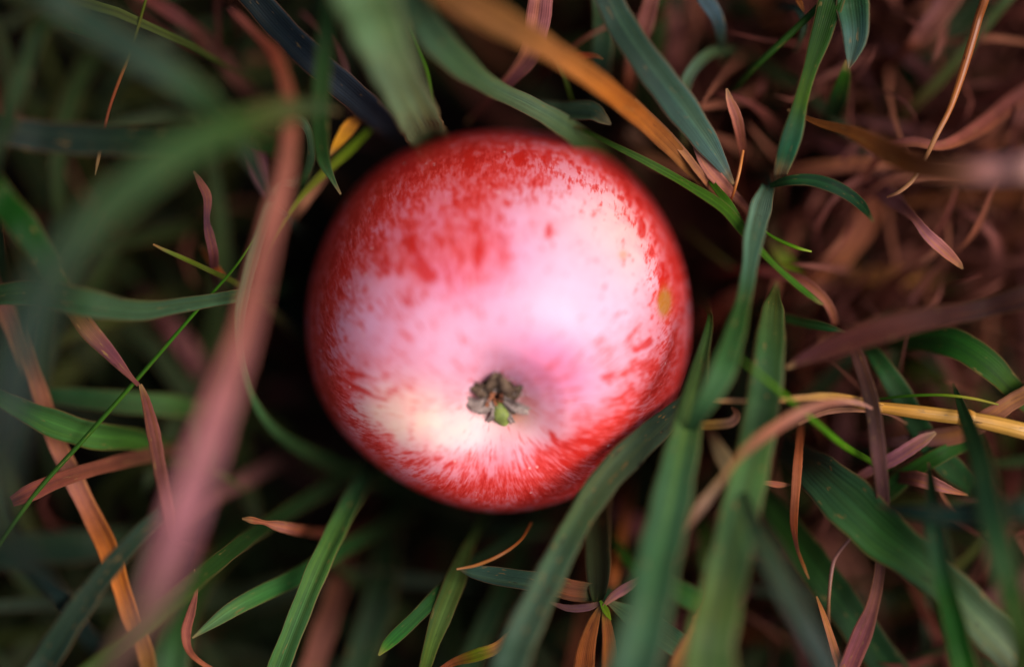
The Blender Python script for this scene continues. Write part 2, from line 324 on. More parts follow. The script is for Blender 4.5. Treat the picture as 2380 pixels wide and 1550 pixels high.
for k in range(260):        # fine hairs on the withered tips
    a_ = random.uniform(0, 2*math.pi); r_ = random.uniform(1.2, 5.4); h = random.uniform(.9, 2.4)
    p = L(r_*math.cos(a_), r_*math.sin(a_), h); d = (ex*random.uniform(-1, 1) + ey*random.uniform(-1, 1) + ez*random.uniform(.1, .8)); d /= np.linalg.norm(d)
    s = np.cross(d, [.3, .5, .8]); s /= np.linalg.norm(s); q = p + d*random.uniform(.0005, .0011); b = len(V)
    V += [p - s*.00004, p + s*.00004, q]; F.append((b, b+1, b+2))
me = bpy.data.meshes.new('fuzz'); me.from_pydata([tuple(v) for v in V], [], F); me.materials.append(M_FUZZ); fz = bpy.data.objects.new('fuzz', me); C.objects.link(fz); fz.parent = core; fz['kind'] = 'stuff'

# ------------------------------------------------------------------ blades
def sat(c, k):
    g = c @ np.array([.25, .6, .15]); return np.clip(g + (c-g)*k, .001, 1)
GAIN = .56
def blade_mesh(name, pts, mat=M_GREEN, fold=.10, tube=False, wav=0., roll=None, per=9, parent=None, seed=0, ext=(True, True)):
    """pts: (x, y, height mm, width px, (r,g,b) seen colour, shade included[, roll deg])"""
    r = random.Random(seed); P = []
    for p in pts:
        x, y, z, w_, c = p[:5]; ro = p[5] if len(p) > 5 else (roll if roll is not None else 0)
        P.append(np.r_[at(x, y, z), w_*pxsize(z)*(1 - .16*min(max((z-84)/20, 0), 1)), sat(lin(c)*GAIN, 1.28 if c[1] > c[0] else .98)*(1.04 if c[1] > c[0] else 1.0)*((1.0, .98, .80) if c[1] > c[0] else (1.08, .97, .82)), ro])  # point colours carry shade: ends darken where blades sink
    # ends that leave the frame or are wide run on and down to the soil
    def grow(a, b, px):
        d = a[:2]-b[:2]; d = d/(np.linalg.norm(d)+1e-9); off = not (0 < px[0] < PXW and 0 < px[1] < PXH); z = a[2]; out = []
        for (l, f) in ((.018, .62), (.034, .30), (.042, -.02)) if off else ((.003, .75), (.006, .38), (.008, -.02)):
            q = a.copy(); q[:2] = a[:2] + d*l; q[2] = max(z*f, -.004); out.append(q)
        return out
    if ext[0] and pts[0][3] >= 13: P = grow(P[0], P[1], pts[0])[::-1] + P
    if ext[1] and pts[-1][3] >= 13: P = P + grow(P[-1], P[-2], pts[-1])
    Q = smooth_curve(np.array(P), per); pos, wd, col, ro = Q[:, :3], np.clip(Q[:, 3], .00012, 1), np.clip(Q[:, 4:7], .002, .9), Q[:, 7]
    al = np.r_[0, np.cumsum(np.linalg.norm(np.diff(pos, axis=0), axis=1))]
    for e_, dist in ((pts[-1][3] < 9, al[-1]-al), (pts[0][3] < 9, al)):
        if e_ and not tube and len(pts) > 3:
            k_ = np.clip(1-dist/r.uniform(.0015, .004), 0, 1)[:, None]*r.uniform(.5, .95); col = col*(1-k_) + np.array([.21, .12, .05])*k_
    T = np.gradient(pos, axis=0); T /= np.linalg.norm(T, axis=1)[:, None]+1e-12
    vw = np.array([0, 0, CAM_Z+.3]) - pos; vw /= np.linalg.norm(vw, axis=1)[:, None]
    s = np.cross(T, vw)
    for i in range(len(s)):
        if np.linalg.norm(s[i]) < .25 and i: s[i] = s[i-1]
    s /= np.linalg.norm(s, axis=1)[:, None]+1e-9
    for i in range(1, len(s)):
        if np.dot(s[i], s[i-1]) < 0: s[i] = -s[i]
    nn = np.cross(s, T); nn = np.where((nn[:, 2] < 0)[:, None], -nn, nn)
    arc = np.r_[0, np.cumsum(np.linalg.norm(np.diff(pos, axis=0), axis=1))]; ph1, ph2 = r.uniform(0, 6), r.uniform(0, 6)
    ang = np.radians(ro) + wav*(np.sin(arc*150+ph1)*.5 + np.sin(arc*330+ph2)*.3)
    s2 = s*np.cos(ang)[:, None] + nn*np.sin(ang)[:, None]; n2 = -s*np.sin(ang)[:, None] + nn*np.cos(ang)[:, None]
    V, UVs, CO = [], [], []
    if tube:
        m = 14
        for i in range(len(pos)):
            for j in range(m):
                a = 2*math.pi*j/m; V.append(pos[i] + (s2[i]*math.cos(a) + n2[i]*math.sin(a))*wd[i]/2); UVs.append((j/m, arc[i])); CO.append(col[i])
    else:
        nx = 9; xs = np.linspace(-1, 1, nx); m = 2*nx; th = .00016
        prof_ = np.abs(xs)**1.2*fold + .035*np.cos(xs*math.pi*3)*fold*3
        for i in range(len(pos)):
            e = wav*.12*math.sin(arc[i]*420+ph1); hh = prof_*wd[i]; t_ = min(th, wd[i]*.15)
            wob = 1 + .03*math.sin(arc[i]*700+ph2) + r.uniform(-1, 1)*(.035 if wav >= .15 else .012)
            for x, h in zip(xs, hh): V.append(pos[i] + s2[i]*x*wd[i]/2*wob + n2[i]*(h + e*x*wd[i])); UVs.append((x/2+.5, arc[i])); CO.append(col[i])
            for x, h in zip(xs[::-1], hh[::-1]): V.append(pos[i] + s2[i]*x*wd[i]/2*wob + n2[i]*(h + e*x*wd[i] - t_)); UVs.append((x/2+.5, arc[i])); CO.append(col[i])
    k = len(pos); F = [(i*m+j, i*m+(j+1) % m, (i+1)*m+(j+1) % m, (i+1)*m+j) for i in range(k-1) for j in range(m)]
    me_v = np.array(V); org = me_v.mean(0) if parent is None else np.zeros(3)
    o = make_mesh(name, me_v - org, F, mat, uv=UVs, col=CO, parent=parent); o.location = org
    return o
GG, GD = 'green grass blades around the apple', 'withered grass blades around the apple'
cnt = [0]
def B(label, pts, kind='g', lift=0, tone=1., **kw):
    cnt[0] += 1; pts = [(p[0], p[1], p[2]+lift, p[3], tuple(c*tone for c in p[4]), *p[5:]) for p in pts]
    mat = {'g': M_GREEN, 's': M_SPOT, 'd': M_DRY, 't': M_GREEN, 'y': M_STRAW}[kind]
    name = {'g': 'grass_leaf', 's': 'grass_leaf', 'd': 'withered_grass_leaf', 't': 'grass_stalk', 'y': 'dry_grass_stalk'}[kind]
    cat = {'g': 'grass blade', 's': 'grass blade', 'd': 'dry blade', 't': 'grass stem', 'y': 'dry stem'}[kind]
    if kind in 'd' and 'wav' not in kw: kw['wav'] = .5
    if kind in 'gs' and 'wav' not in kw: kw['wav'] = .12
    o = blade_mesh(name, pts, mat, tube=kind in 'ty', seed=cnt[0], **kw)
    return tag(o, label, cat, GG if kind in 'gst' else GD)
#BLADES_START
# --- upper left
B('wide blurred grey-green blade arching down from the top left corner', [(60,-50,112,70,(50,66,58)),(190,35,116,95,(52,68,60)),(330,125,116,95,(52,70,60)),(440,205,112,80,(55,78,58)),(530,290,104,62,(52,78,50)),(585,375,96,42,(55,72,62)),(625,455,88,14,(60,72,70))], lift=6)
B('broadest blurred green blade curving from upper middle down the left edge', [(790,262,92,4,(70,88,66)),(745,250,98,26,(66,86,64)),(650,262,108,70,(85,92,62)),(560,295,116,80,(66,90,52)),(430,350,122,92,(58,86,52)),(305,440,126,95,(56,82,54)),(205,530,130,100,(52,74,54)),(110,660,134,105,(48,66,58)),(50,820,138,92,(48,66,64)),(15,1000,140,75,(42,58,60)),(-5,1210,140,66,(40,56,58))], lift=10)
B('dark teal blade lying level across the left edge behind the broad one', [(-40,300,92,70,(38,50,48)),(110,318,94,78,(38,50,46)),(250,326,95,80,(42,56,46)),(400,325,97,72,(48,68,44)),(520,305,98,60,(52,74,46))])
B('short green blade leaning upright near the left edge under the corner arch', [(105,55,104,44,(48,68,44)),(55,165,106,48,(46,68,42)),(15,290,104,44,(42,60,40)),(-15,420,98,30,(36,52,38))])
B('deep green blade with a pinkish withered tip narrowing above the lower left', [(-30,420,98,80,(32,66,30)),(50,520,94,75,(32,68,28)),(120,630,90,60,(38,66,36)),(165,705,84,42,(80,84,50)),(205,765,80,44,(128,92,66)),(255,820,79,34,(122,68,82)),(300,872,79,14,(140,82,78)),(322,895,79,10,(130,72,70))], 's')
B('narrow pinkish dry blade hanging down from a thin crossing stem at left', [(326,893,79,8,(150,88,80)),(340,935,80,22,(130,72,68)),(358,1010,81,32,(136,80,74)),(372,1090,84,30,(140,84,80)),(388,1180,88,26,(140,84,86)),(400,1250,84,18,(120,72,74))], 'd', wav=.2)
B('pale green blade running level at left and crossing a thin green stem', [(-40,690,78,45,(50,74,50)),(80,680,84,60,(52,74,52)),(190,702,90,70,(60,84,62)),(320,722,86,48,(64,88,64)),(430,708,82,34,(64,88,66)),(550,688,78,30,(70,94,70)),(600,680,60,24,(60,84,60))])
B('thin bright green stem running diagonally from the left edge up beside the apple', [(-40,1320,80,11,(60,92,44)),(80,1150,79,11,(62,95,44)),(200,1015,78,11,(62,98,44)),(330,868,78,10,(66,104,40)),(450,730,79,8,(72,118,38)),(545,622,80,6,(80,120,50)),(600,540,80,3,(80,110,50))], 't')
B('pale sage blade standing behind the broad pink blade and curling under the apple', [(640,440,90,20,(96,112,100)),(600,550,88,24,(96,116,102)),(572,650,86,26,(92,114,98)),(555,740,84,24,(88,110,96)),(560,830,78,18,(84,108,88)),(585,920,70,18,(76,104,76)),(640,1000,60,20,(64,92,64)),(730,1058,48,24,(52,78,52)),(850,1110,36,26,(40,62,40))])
B('broad blurred pink withered blade sweeping down past the left of the apple', [(535,20,84,16,(112,60,58)),(590,75,88,20,(115,58,50)),(640,130,92,32,(125,60,44)),(668,215,96,38,(130,72,56)),(674,300,99,42,(136,78,66)),(660,410,103,52,(140,84,78)),(628,540,108,58,(146,88,82)),(598,670,113,64,(150,90,88)),(562,800,118,72,(158,98,102)),(515,935,122,82,(168,106,120)),(470,1070,126,92,(172,112,130)),(425,1200,128,96,(168,108,132)),(385,1320,130,90,(140,92,110)),(340,1430,128,80,(112,84,84)),(270,1540,122,60,(96,72,72)),(230,1620,110,50,(90,70,70))], 'd', wav=.2, lift=6, tone=1.13)
B('green vertical blade with a bent tip just left of the big sage blade', [(775,-50,100,54,(42,66,40)),(760,80,100,50,(46,72,42)),(748,190,97,46,(48,74,44)),(744,290,92,44,(46,72,42)),(752,370,84,30,(50,78,48)),(772,415,80,14,(66,90,66)),(792,452,78,4,(76,96,76))])
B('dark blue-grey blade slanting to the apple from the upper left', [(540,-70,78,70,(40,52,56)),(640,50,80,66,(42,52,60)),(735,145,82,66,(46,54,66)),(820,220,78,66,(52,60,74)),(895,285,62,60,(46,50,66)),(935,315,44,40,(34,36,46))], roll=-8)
B('widest sage green blade dropping from the top to behind the apple', [(835,-60,116,175,(100,126,98)),(872,50,112,150,(110,136,106)),(908,140,106,130,(118,140,116)),(942,215,96,112,(118,138,114)),(976,285,82,98,(110,124,100)),(1005,335,46,80,(70,78,62))], fold=.2)
B('long grey-green blade slanting from the top over the upper rim of the apple', [(930,-60,104,80,(70,92,74)),(990,60,99,84,(74,98,78)),(1060,138,94,74,(76,100,76)),(1140,200,86,46,(84,106,84)),(1230,245,78,44,(98,118,100)),(1310,292,72,50,(92,114,90)),(1375,345,62,46,(72,92,60)),(1440,400,45,30,(50,66,40))])
B('folded grey blade end with a notched tip above the upper right of the apple', [(1235,238,66,16,(62,78,66)),(1300,256,70,40,(66,84,70)),(1370,258,75,46,(74,94,80)),(1400,275,77,30,(92,104,90)),(1420,290,77,5,(90,104,90))], roll=12)
B('broad blurred orange blade slanting from the top centre to the right of the apple', [(960,-60,112,70,(128,84,34)),(1080,5,112,90,(140,90,42)),(1180,60,108,82,(150,98,48)),(1280,118,102,62,(178,112,56)),(1370,178,95,56,(188,112,44)),(1450,240,88,50,(180,100,28)),(1530,312,82,44,(168,98,40)),(1600,385,77,34,(150,96,54)),(1655,445,72,22,(124,80,52)),(1700,500,60,14,(90,56,40))], 'd', wav=.1, tone=.9)
B('slim tan blade hugging the lower edge of the orange blade', [(1475,232,80,8,(170,110,70)),(1530,288,80,16,(180,118,84)),(1590,355,79,18,(172,116,86)),(1640,420,77,16,(150,96,74)),(1700,490,66,14,(110,70,54))], 'd', wav=.15)
B('pink flat blade standing at the top behind the orange blade', [(1262,-50,78,58,(150,92,98)),(1250,50,78,58,(160,98,104)),(1232,125,76,50,(160,100,96)),(1190,180,72,34,(128,78,86)),(1140,230,66,18,(100,56,56)),(1085,285,58,8,(80,40,38))], 'd', wav=.1)
B('hair-thin orange curved stalk crossing under the orange blade top', [(1500,30,66,6,(130,60,24)),(1420,58,66,8,(130,62,28)),(1355,92,66,9,(120,62,34)),(1310,130,64,8,(110,58,34))], 'y')
B('small torn red-orange leaf tip pointing right above the orange blade', [(1290,150,66,14,(120,50,30)),(1340,133,72,18,(150,58,30)),(1380,130,74,12,(166,66,36)),(1402,138,75,3,(180,90,50))], 'd')
B('thin kinked yellow-green stem beside the widest sage blade', [(950,60,72,10,(60,88,40)),(975,125,74,12,(66,104,34)),(992,170,75,12,(86,120,40)),(1000,220,72,10,(70,104,34)),(998,290,56,8,(50,74,30))], 't')
B('thin stem dropping out from under the orange blade near the top', [(1285,130,84,22,(130,110,76)),(1310,175,74,12,(84,96,60)),(1330,235,66,6,(70,90,40)),(1345,270,60,4,(60,80,30))], 'g')
B('wide teal blade running diagonally to a point right of the orange blade', [(1385,-60,84,62,(48,66,60)),(1440,50,86,70,(54,74,66)),(1500,140,87,74,(56,76,68)),(1565,225,85,78,(62,86,80)),(1620,300,82,66,(76,100,94)),(1665,365,79,42,(84,106,106)),(1705,428,76,6,(110,122,124))])
B('dim green blade standing upright at the top left of the teal diagonal', [(1398,-50,66,50,(46,66,52)),(1402,60,66,50,(42,62,44)),(1398,150,62,44,(42,60,52)),(1392,240,44,26,(34,48,42))])
B('reddish brown blade hanging from the top between two teal blades', [(1525,-50,68,34,(110,64,62)),(1500,50,68,42,(120,72,70)),(1475,120,64,34,(112,66,60)),(1462,200,58,24,(110,56,40)),(1458,280,40,18,(80,40,30))], 'd', wav=.1)
B('dusky pink upright blade blurred behind the teal diagonal', [(1582,-50,44,54,(110,66,70)),(1580,60,45,60,(116,68,72)),(1572,150,42,56,(110,64,66)),(1560,250,26,44,(80,44,44))], 'd')
B('dark olive upright blade at the top between brown and pink ones', [(1535,-40,52,30,(40,60,22)),(1535,60,52,30,(38,58,22)),(1525,150,48,26,(36,54,24)),(1515,230,34,20,(28,44,20))])
B('blue-grey bent blade end curving in from the top right of centre', [(1600,-50,70,24,(60,76,84)),(1640,0,71,36,(80,98,112)),(1668,45,70,32,(66,84,96)),(1678,100,64,16,(56,70,60)),(1680,150,56,8,(46,56,40))])
B('pale green looped blade arching left of the dark red hollow at upper right', [(1700,118,58,16,(66,84,62)),(1650,125,64,24,(84,104,82)),(1608,165,68,26,(88,108,96)),(1588,215,68,28,(84,106,84)),(1588,270,66,16,(80,100,76)),(1592,340,62,6,(74,90,60))])
B('short pointed pinkish leaf standing alone in the dark upper right', [(1689,206,78,5,(196,140,128)),(1697,235,78,20,(176,112,104)),(1712,275,77,26,(160,96,88)),(1722,325,74,22,(140,78,66)),(1726,372,70,14,(110,56,46))], 'd', wav=.25, ext=(False,True))
B('short curved orange stalk under the pointed pinkish leaf', [(1727,350,78,7,(186,110,52)),(1718,400,79,8,(200,124,60)),(1706,445,78,7,(170,100,50)),(1694,480,72,5,(120,64,36))], 'y')
B('pink withered blade lying along the lower edge of the teal diagonal', [(1603,285,80,5,(180,120,110)),(1618,340,79,16,(160,104,98)),(1648,392,78,32,(164,104,98)),(1690,438,76,26,(150,92,84)),(1740,492,70,14,(96,52,46))], 'd', wav=.2)
B('thin bright green blade passing diagonally from the apple rim to lower right', [(1330,290,70,8,(52,76,36)),(1420,335,76,12,(62,90,44)),(1500,375,79,18,(86,114,66)),(1590,425,80,20,(72,104,40)),(1680,482,81,26,(76,110,34)),(1735,545,82,22,(80,118,32)),(1790,605,83,14,(76,112,36)),(1850,660,83,15,(72,112,38)),(1900,700,83,10,(74,112,38)),(1915,708,83,3,(84,116,44))])
B('small green side shoot joining the thin diagonal blade from above', [(1632,385,74,5,(80,100,40)),(1655,425,77,14,(68,100,36)),(1690,470,80,20,(66,100,34)),(1725,520,80,12,(66,100,34))])
B('short light green needle with a pale tip right of the upright green blade', [(1765,528,78,5,(70,104,36)),(1800,553,79,8,(84,120,40)),(1850,575,80,9,(110,146,52)),(1886,585,80,4,(186,200,120))], 't')
B('upright bent blade with a silvery upper half right of the apple', [(1785,430,72,30,(70,92,78)),(1768,480,80,52,(108,130,118)),(1752,550,86,50,(100,128,112)),(1742,620,88,38,(92,124,106)),(1728,700,91,38,(62,92,56)),(1700,800,95,58,(64,98,60)),(1670,880,98,68,(76,112,78)),(1625,960,96,44,(66,96,70)),(1590,1030,84,20,(50,76,54))])
B('dark curved green leaf arching right from the silvery blade', [(1790,432,76,12,(40,64,40)),(1835,420,80,24,(40,70,44)),(1890,420,81,32,(38,70,46)),(1950,440,81,32,(36,66,46)),(2000,475,78,26,(34,62,42)),(2030,515,72,6,(40,62,38))], roll=18)
B('long green blade coming down from the top right to a straw-coloured end', [(1945,-60,78,62,(44,72,26)),(1915,60,80,54,(44,74,28)),(1886,150,81,36,(54,84,28)),(1864,225,82,32,(72,100,28)),(1845,300,83,46,(60,96,70)),(1825,365,82,44,(66,98,76)),(1813,405,78,32,(150,130,98)),(1808,440,64,20,(110,84,60))])
B('green hanging leaf with a silvery folded tip at the top right', [(1965,-60,78,66,(52,84,50)),(1982,20,80,76,(66,98,76)),(1988,80,81,62,(80,108,104)),(1980,130,80,30,(94,116,112)),(1973,160,79,4,(110,126,120))], fold=.25)
B('dark green blade tip pointing up under the silvery folded leaf', [(1968,140,74,6,(54,90,30)),(1962,180,72,30,(46,76,30)),(1945,240,66,44,(34,56,34)),(1920,310,50,36,(28,44,26))])
B('thin dark green stem slanting across the upper right hollow', [(1985,-70,76,16,(40,66,22)),(1900,18,76,16,(42,68,22)),(1820,95,75,17,(44,70,24)),(1750,160,72,15,(38,60,22)),(1690,225,62,14,(26,40,16))], 't')
B('tiny orange leaf scrap at the top edge above a dark curl', [(1838,-30,74,14,(150,80,40)),(1858,5,76,14,(186,110,56)),(1868,28,76,4,(190,120,70))], 'd')
B('blue-green curled blade end beneath the tiny orange scrap', [(1850,20,70,20,(70,90,86)),(1868,55,72,16,(78,98,86)),(1862,90,70,12,(80,96,80)),(1848,120,62,6,(60,70,60))], roll=25)
B('faint olive stem slanting through the top right corner area', [(2380,-50,62,26,(60,76,52)),(2290,60,62,24,(66,78,50)),(2200,170,60,26,(70,78,46)),(2120,250,56,22,(78,70,36)),(2030,340,44,16,(70,46,26))])
B('dark green blade blurred behind the faint olive stem', [(2330,-50,46,60,(28,44,20)),(2230,60,46,66,(28,44,18)),(2130,160,44,66,(26,42,18)),(2040,260,34,50,(24,38,20))])
B('dusky pink blade end pointing down left at the top right', [(2230,-50,60,56,(110,66,66)),(2190,20,62,58,(120,72,72)),(2145,80,62,48,(110,62,58)),(2105,118,60,18,(120,62,44))], 'd', wav=.1)
B('orange jointed stalk leaning down from the top right edge', [(2300,-60,80,20,(150,84,34)),(2272,50,80,20,(160,88,34)),(2243,150,80,19,(178,98,38)),(2222,215,80,16,(190,112,46)),(2204,262,80,13,(196,116,52)),(2175,318,80,12,(206,140,92)),(2150,370,79,10,(190,130,84)),(2122,418,79,10,(200,140,100)),(2090,446,78,9,(210,150,116)),(2062,458,76,5,(170,110,80))], 'y')
B('broad brown to mauve blurred blade crossing the right edge', [(1830,255,76,6,(110,64,28)),(1900,285,80,16,(120,70,28)),(1980,308,86,30,(128,74,30)),(2050,345,92,50,(104,58,24)),(2130,385,100,66,(96,52,22)),(2220,398,108,72,(140,92,72)),(2310,396,112,72,(184,130,136)),(2440,392,114,74,(215,165,172))], 'd', wav=.1, tone=1.08)
B('dull salmon blade lying below the brown crossing blade', [(1770,430,46,20,(120,70,56)),(1850,402,54,34,(150,92,74)),(1950,385,60,36,(166,104,86)),(2060,378,62,32,(150,90,74)),(2140,372,52,18,(90,50,40))], 'd')
B('pale pink blade wedge under the brown crossing blade', [(1990,470,56,16,(120,70,66)),(2060,430,62,28,(156,96,90)),(2130,405,66,34,(172,110,104)),(2210,402,64,26,(150,92,84)),(2280,410,50,16,(80,44,40))], 'd')
B('pinkish arched blade running to the right edge above the mauve end', [(2000,420,62,10,(120,64,50)),(2060,350,70,22,(150,86,76)),(2120,330,74,24,(156,92,86)),(2190,338,74,24,(150,84,74)),(2270,300,68,36,(130,70,62)),(2350,240,62,40,(112,58,54)),(2440,180,58,44,(100,50,48))], 'd', wav=.1)
B('blurred pink blade fading into the right edge under the top corner', [(2250,380,50,20,(90,50,46)),(2300,340,54,40,(160,92,74)),(2350,290,54,44,(126,72,66)),(2440,220,50,46,(100,56,56))], 'd')
B('mauve blurred blade knot right of the straw-coloured blade end', [(1870,305,44,30,(110,70,70)),(1940,340,52,40,(140,84,88)),(2010,360,54,42,(146,90,104)),(2060,400,46,28,(90,54,54))], 'd')
B('spear-shaped pink blade ending at a blunt tip near the right edge', [(2030,430,58,44,(128,78,80)),(2080,470,68,40,(130,80,84)),(2122,505,76,20,(150,90,84)),(2155,545,79,28,(176,112,122)),(2195,582,79,28,(178,112,108)),(2225,610,79,18,(170,102,90)),(2238,625,78,4,(120,70,60))], 'd', wav=.15)
B('thin twisted brown blade curving down near the right edge', [(2325,400,66,4,(140,84,76)),(2300,460,70,12,(130,74,60)),(2275,520,70,17,(134,76,60)),(2245,565,68,10,(150,88,70)),(2200,605,64,6,(96,54,44)),(2150,655,62,14,(118,66,60)),(2120,700,60,16,(126,76,80)),(2100,735,58,5,(110,64,66))], 'd', wav=.6)
B('broad rust-brown blade curving under the short needle', [(2070,420,40,30,(110,60,44)),(2030,480,48,54,(140,80,62)),(1990,550,52,58,(150,88,72)),(1940,610,54,48,(158,92,66)),(1870,645,52,38,(150,84,64)),(1790,640,40,24,(110,60,50))], 'd', wav=.1)
B('rosy blade bending down beside the end of the thin green diagonal', [(1730,628,58,16,(130,76,74)),(1800,632,66,26,(156,98,98)),(1865,655,72,26,(166,100,92)),(1915,695,74,24,(176,108,90)),(1938,740,72,18,(160,94,80)),(1940,790,62,10,(120,66,56))], 'd', wav=.15)
B('ochre blurred blade lying level at mid right', [(1850,645,40,14,(96,70,40)),(1930,635,44,30,(120,88,48)),(2040,640,46,36,(156,100,52)),(2130,645,44,28,(140,92,40)),(2210,665,34,16,(60,56,28))], 'd')
B('dark maroon broad blade pointing left across the mid right', [(1828,855,90,8,(70,36,36)),(1880,828,91,34,(84,44,48)),(1950,800,93,56,(88,44,42)),(2050,765,95,66,(86,42,36)),(2160,738,94,54,(70,34,30)),(2280,718,88,46,(56,28,26)),(2440,670,88,60,(60,32,30))], 'd', wav=.1)
B('large dark green leaf curving out at the right edge below the maroon blade', [(2060,800,60,24,(36,60,28)),(2140,790,68,54,(36,66,32)),(2220,800,74,72,(38,74,34)),(2300,850,76,66,(46,78,32)),(2360,910,74,50,(58,80,28)),(2440,990,70,40,(60,80,30))], roll=10)
B('small green blade tip touching the maroon blade from the left', [(1790,730,66,18,(40,68,36)),(1860,748,72,24,(42,72,40)),(1920,760,76,20,(50,86,54)),(1972,775,78,4,(70,100,76))], roll=-15)
B('deep green blade running down from beneath the maroon blade', [(2010,800,66,28,(52,82,50)),(2050,850,72,44,(46,78,46)),(2095,920,72,54,(38,66,36)),(2140,1000,72,54,(36,66,36)),(2190,1070,72,60,(38,68,36)),(2260,1130,66,50,(36,60,36))])
B('olive green soft blade patch behind the deep green one at right', [(2120,850,44,40,(60,76,30)),(2200,900,46,66,(66,82,34)),(2290,960,44,60,(60,76,30)),(2360,1060,36,44,(40,54,24))])
B('dark brown upright dry stem leaf crossing the yellow cane', [(1975,790,80,26,(70,40,36)),(2010,880,84,34,(62,36,32)),(2030,960,85,36,(60,36,34)),(2042,1060,85,36,(92,58,62)),(2052,1160,84,30,(86,52,54)),(2050,1240,82,26,(110,66,66)),(2045,1320,81,26,(126,80,74)),(2030,1400,81,30,(140,86,82)),(2005,1470,81,46,(136,78,88)),(1965,1570,80,46,(140,74,86)),(1945,1640,76,40,(130,70,80))], 'd', wav=.1)
B('pale pink thin blade lying beside the yellow cane under the brown stem leaf', [(1855,985,74,8,(180,120,110)),(1920,958,77,12,(200,140,120)),(1990,952,78,12,(206,146,120)),(2060,960,77,8,(190,130,110)),(2110,985,72,4,(150,100,90))], 'd', wav=.2)
B('rolled pinkish blade curving down over the two upright sage blades', [(2040,955,84,4,(170,120,120)),(1990,935,88,10,(180,130,130)),(1930,935,93,20,(160,104,96)),(1870,955,96,28,(166,112,106)),(1800,995,98,30,(160,100,88)),(1740,1040,99,26,(158,106,84)),(1700,1085,99,14,(168,124,84)),(1665,1130,99,20,(160,128,106)),(1630,1175,99,26,(170,134,120)),(1605,1215,98,14,(160,120,104)),(1588,1245,97,3,(150,110,96))], 'd', wav=.15)
B('thin lime green stem crossing from the sage blade down to the brown stem leaf', [(1715,830,99,5,(70,104,50)),(1765,870,98,9,(96,134,34)),(1830,925,94,13,(92,134,32)),(1900,985,90,14,(86,130,34)),(1960,1035,84,17,(84,122,30)),(2020,1070,76,16,(66,92,32)),(2070,1100,64,14,(46,66,30))], 't')
B('fine yellow-green stem arching above the yellow cane', [(2040,928,74,6,(60,92,40)),(2110,920,77,7,(66,104,44)),(2190,918,79,7,(110,140,40)),(2260,926,79,7,(170,170,60)),(2320,940,78,5,(150,150,60))], 't')
B('brown ragged blade rising to the right edge over the yellow cane', [(2050,1030,68,16,(120,80,84)),(2140,1020,72,34,(112,76,84)),(2220,1010,74,46,(140,90,66)),(2290,975,76,48,(150,96,78)),(2350,935,77,40,(150,100,74)),(2440,880,74,36,(130,86,62))], 'd', wav=.35)
B('mauve blade slanting up right between the yellow cane and a green blade', [(1960,1130,70,10,(150,84,60)),(2020,1095,73,24,(130,80,88)),(2085,1060,76,34,(156,98,118)),(2140,1025,77,30,(160,104,110)),(2175,1005,76,8,(120,90,110))], 'd', wav=.2)
B('dim green blade under the mauve slanting one', [(1975,1200,62,34,(46,72,50)),(2050,1150,68,46,(46,76,44)),(2120,1095,72,40,(50,82,40)),(2200,1050,74,36,(52,86,44)),(2270,1020,66,30,(40,66,36))])
B('flat pointed pink blade tip lying right of the brown stem leaf', [(2075,1108,68,26,(130,78,70)),(2130,1112,76,36,(176,108,98)),(2180,1128,78,30,(180,116,118)),(2220,1142,78,14,(176,110,92)),(2250,1150,76,3,(150,90,60))], 'd', wav=.2)
B('largest smooth green leaf with a dark midrib running to the lower right corner', [(1850,1060,64,60,(52,80,62)),(1900,1100,76,96,(58,84,66)),(1970,1165,82,124,(62,92,64)),(2050,1240,84,120,(58,92,52)),(2130,1300,86,104,(64,92,62)),(2210,1370,88,98,(84,108,82)),(2290,1450,88,100,(104,122,100)),(2380,1550,86,100,(108,118,102)),(2450,1640,80,90,(96,108,90))], fold=.16)
B('dark teal blurred blade lying level near the right edge', [(2040,1176,92,4,(38,60,52)),(2130,1190,100,40,(38,60,54)),(2220,1198,104,56,(42,62,56)),(2310,1190,106,66,(44,62,54)),(2440,1170,106,66,(42,60,50))])
B('blurred green upright blade close to the right edge', [(2215,890,74,4,(38,60,38)),(2240,960,84,28,(38,62,38)),(2275,1060,98,60,(42,66,44)),(2300,1180,108,76,(46,72,52)),(2330,1300,112,80,(48,78,46)),(2355,1400,110,70,(54,80,44)),(2380,1520,100,50,(54,70,40))])
B('dark green folded blade standing upright across the largest leaf', [(2158,1075,84,4,(36,56,36)),(2165,1140,92,28,(36,56,36)),(2172,1220,97,52,(44,72,54)),(2185,1310,98,56,(50,82,54)),(2205,1400,96,58,(38,76,30)),(2225,1490,94,62,(36,74,24)),(2245,1600,90,68,(44,80,34))], fold=.35)
B('thin rust-coloured curled blade standing left of the largest leaf', [(1862,985,68,12,(120,60,32)),(1856,1050,76,20,(170,92,56)),(1850,1130,78,22,(178,104,72)),(1845,1210,78,18,(140,66,30)),(1852,1270,77,9,(84,40,20)),(1870,1320,76,7,(150,88,34)),(1880,1345,75,3,(150,90,40))], 'd', wav=.2)
B('small red leaf scrap right of the spotted sage blade', [(1768,1122,78,3,(200,150,90)),(1782,1122,78,12,(170,92,80)),(1810,1126,77,15,(160,84,72)),(1838,1126,76,3,(140,70,60))], 'd', ext=(False,False))
B('long dark green blade running to the bottom right of centre', [(1760,1130,60,50,(38,60,32)),(1830,1230,66,74,(38,64,30)),(1910,1340,70,84,(40,68,34)),(1990,1450,70,84,(42,70,42)),(2080,1570,66,80,(40,66,40)),(2130,1640,60,70,(40,66,40))])
B('blurred blue-grey blade beside the spotted sage blade heading to the bottom', [(1722,1120,92,4,(60,80,62)),(1745,1200,104,40,(62,84,66)),(1790,1290,110,70,(66,84,70)),(1845,1400,112,64,(66,82,74)),(1895,1490,112,52,(70,84,84)),(1950,1600,106,50,(66,80,80))])
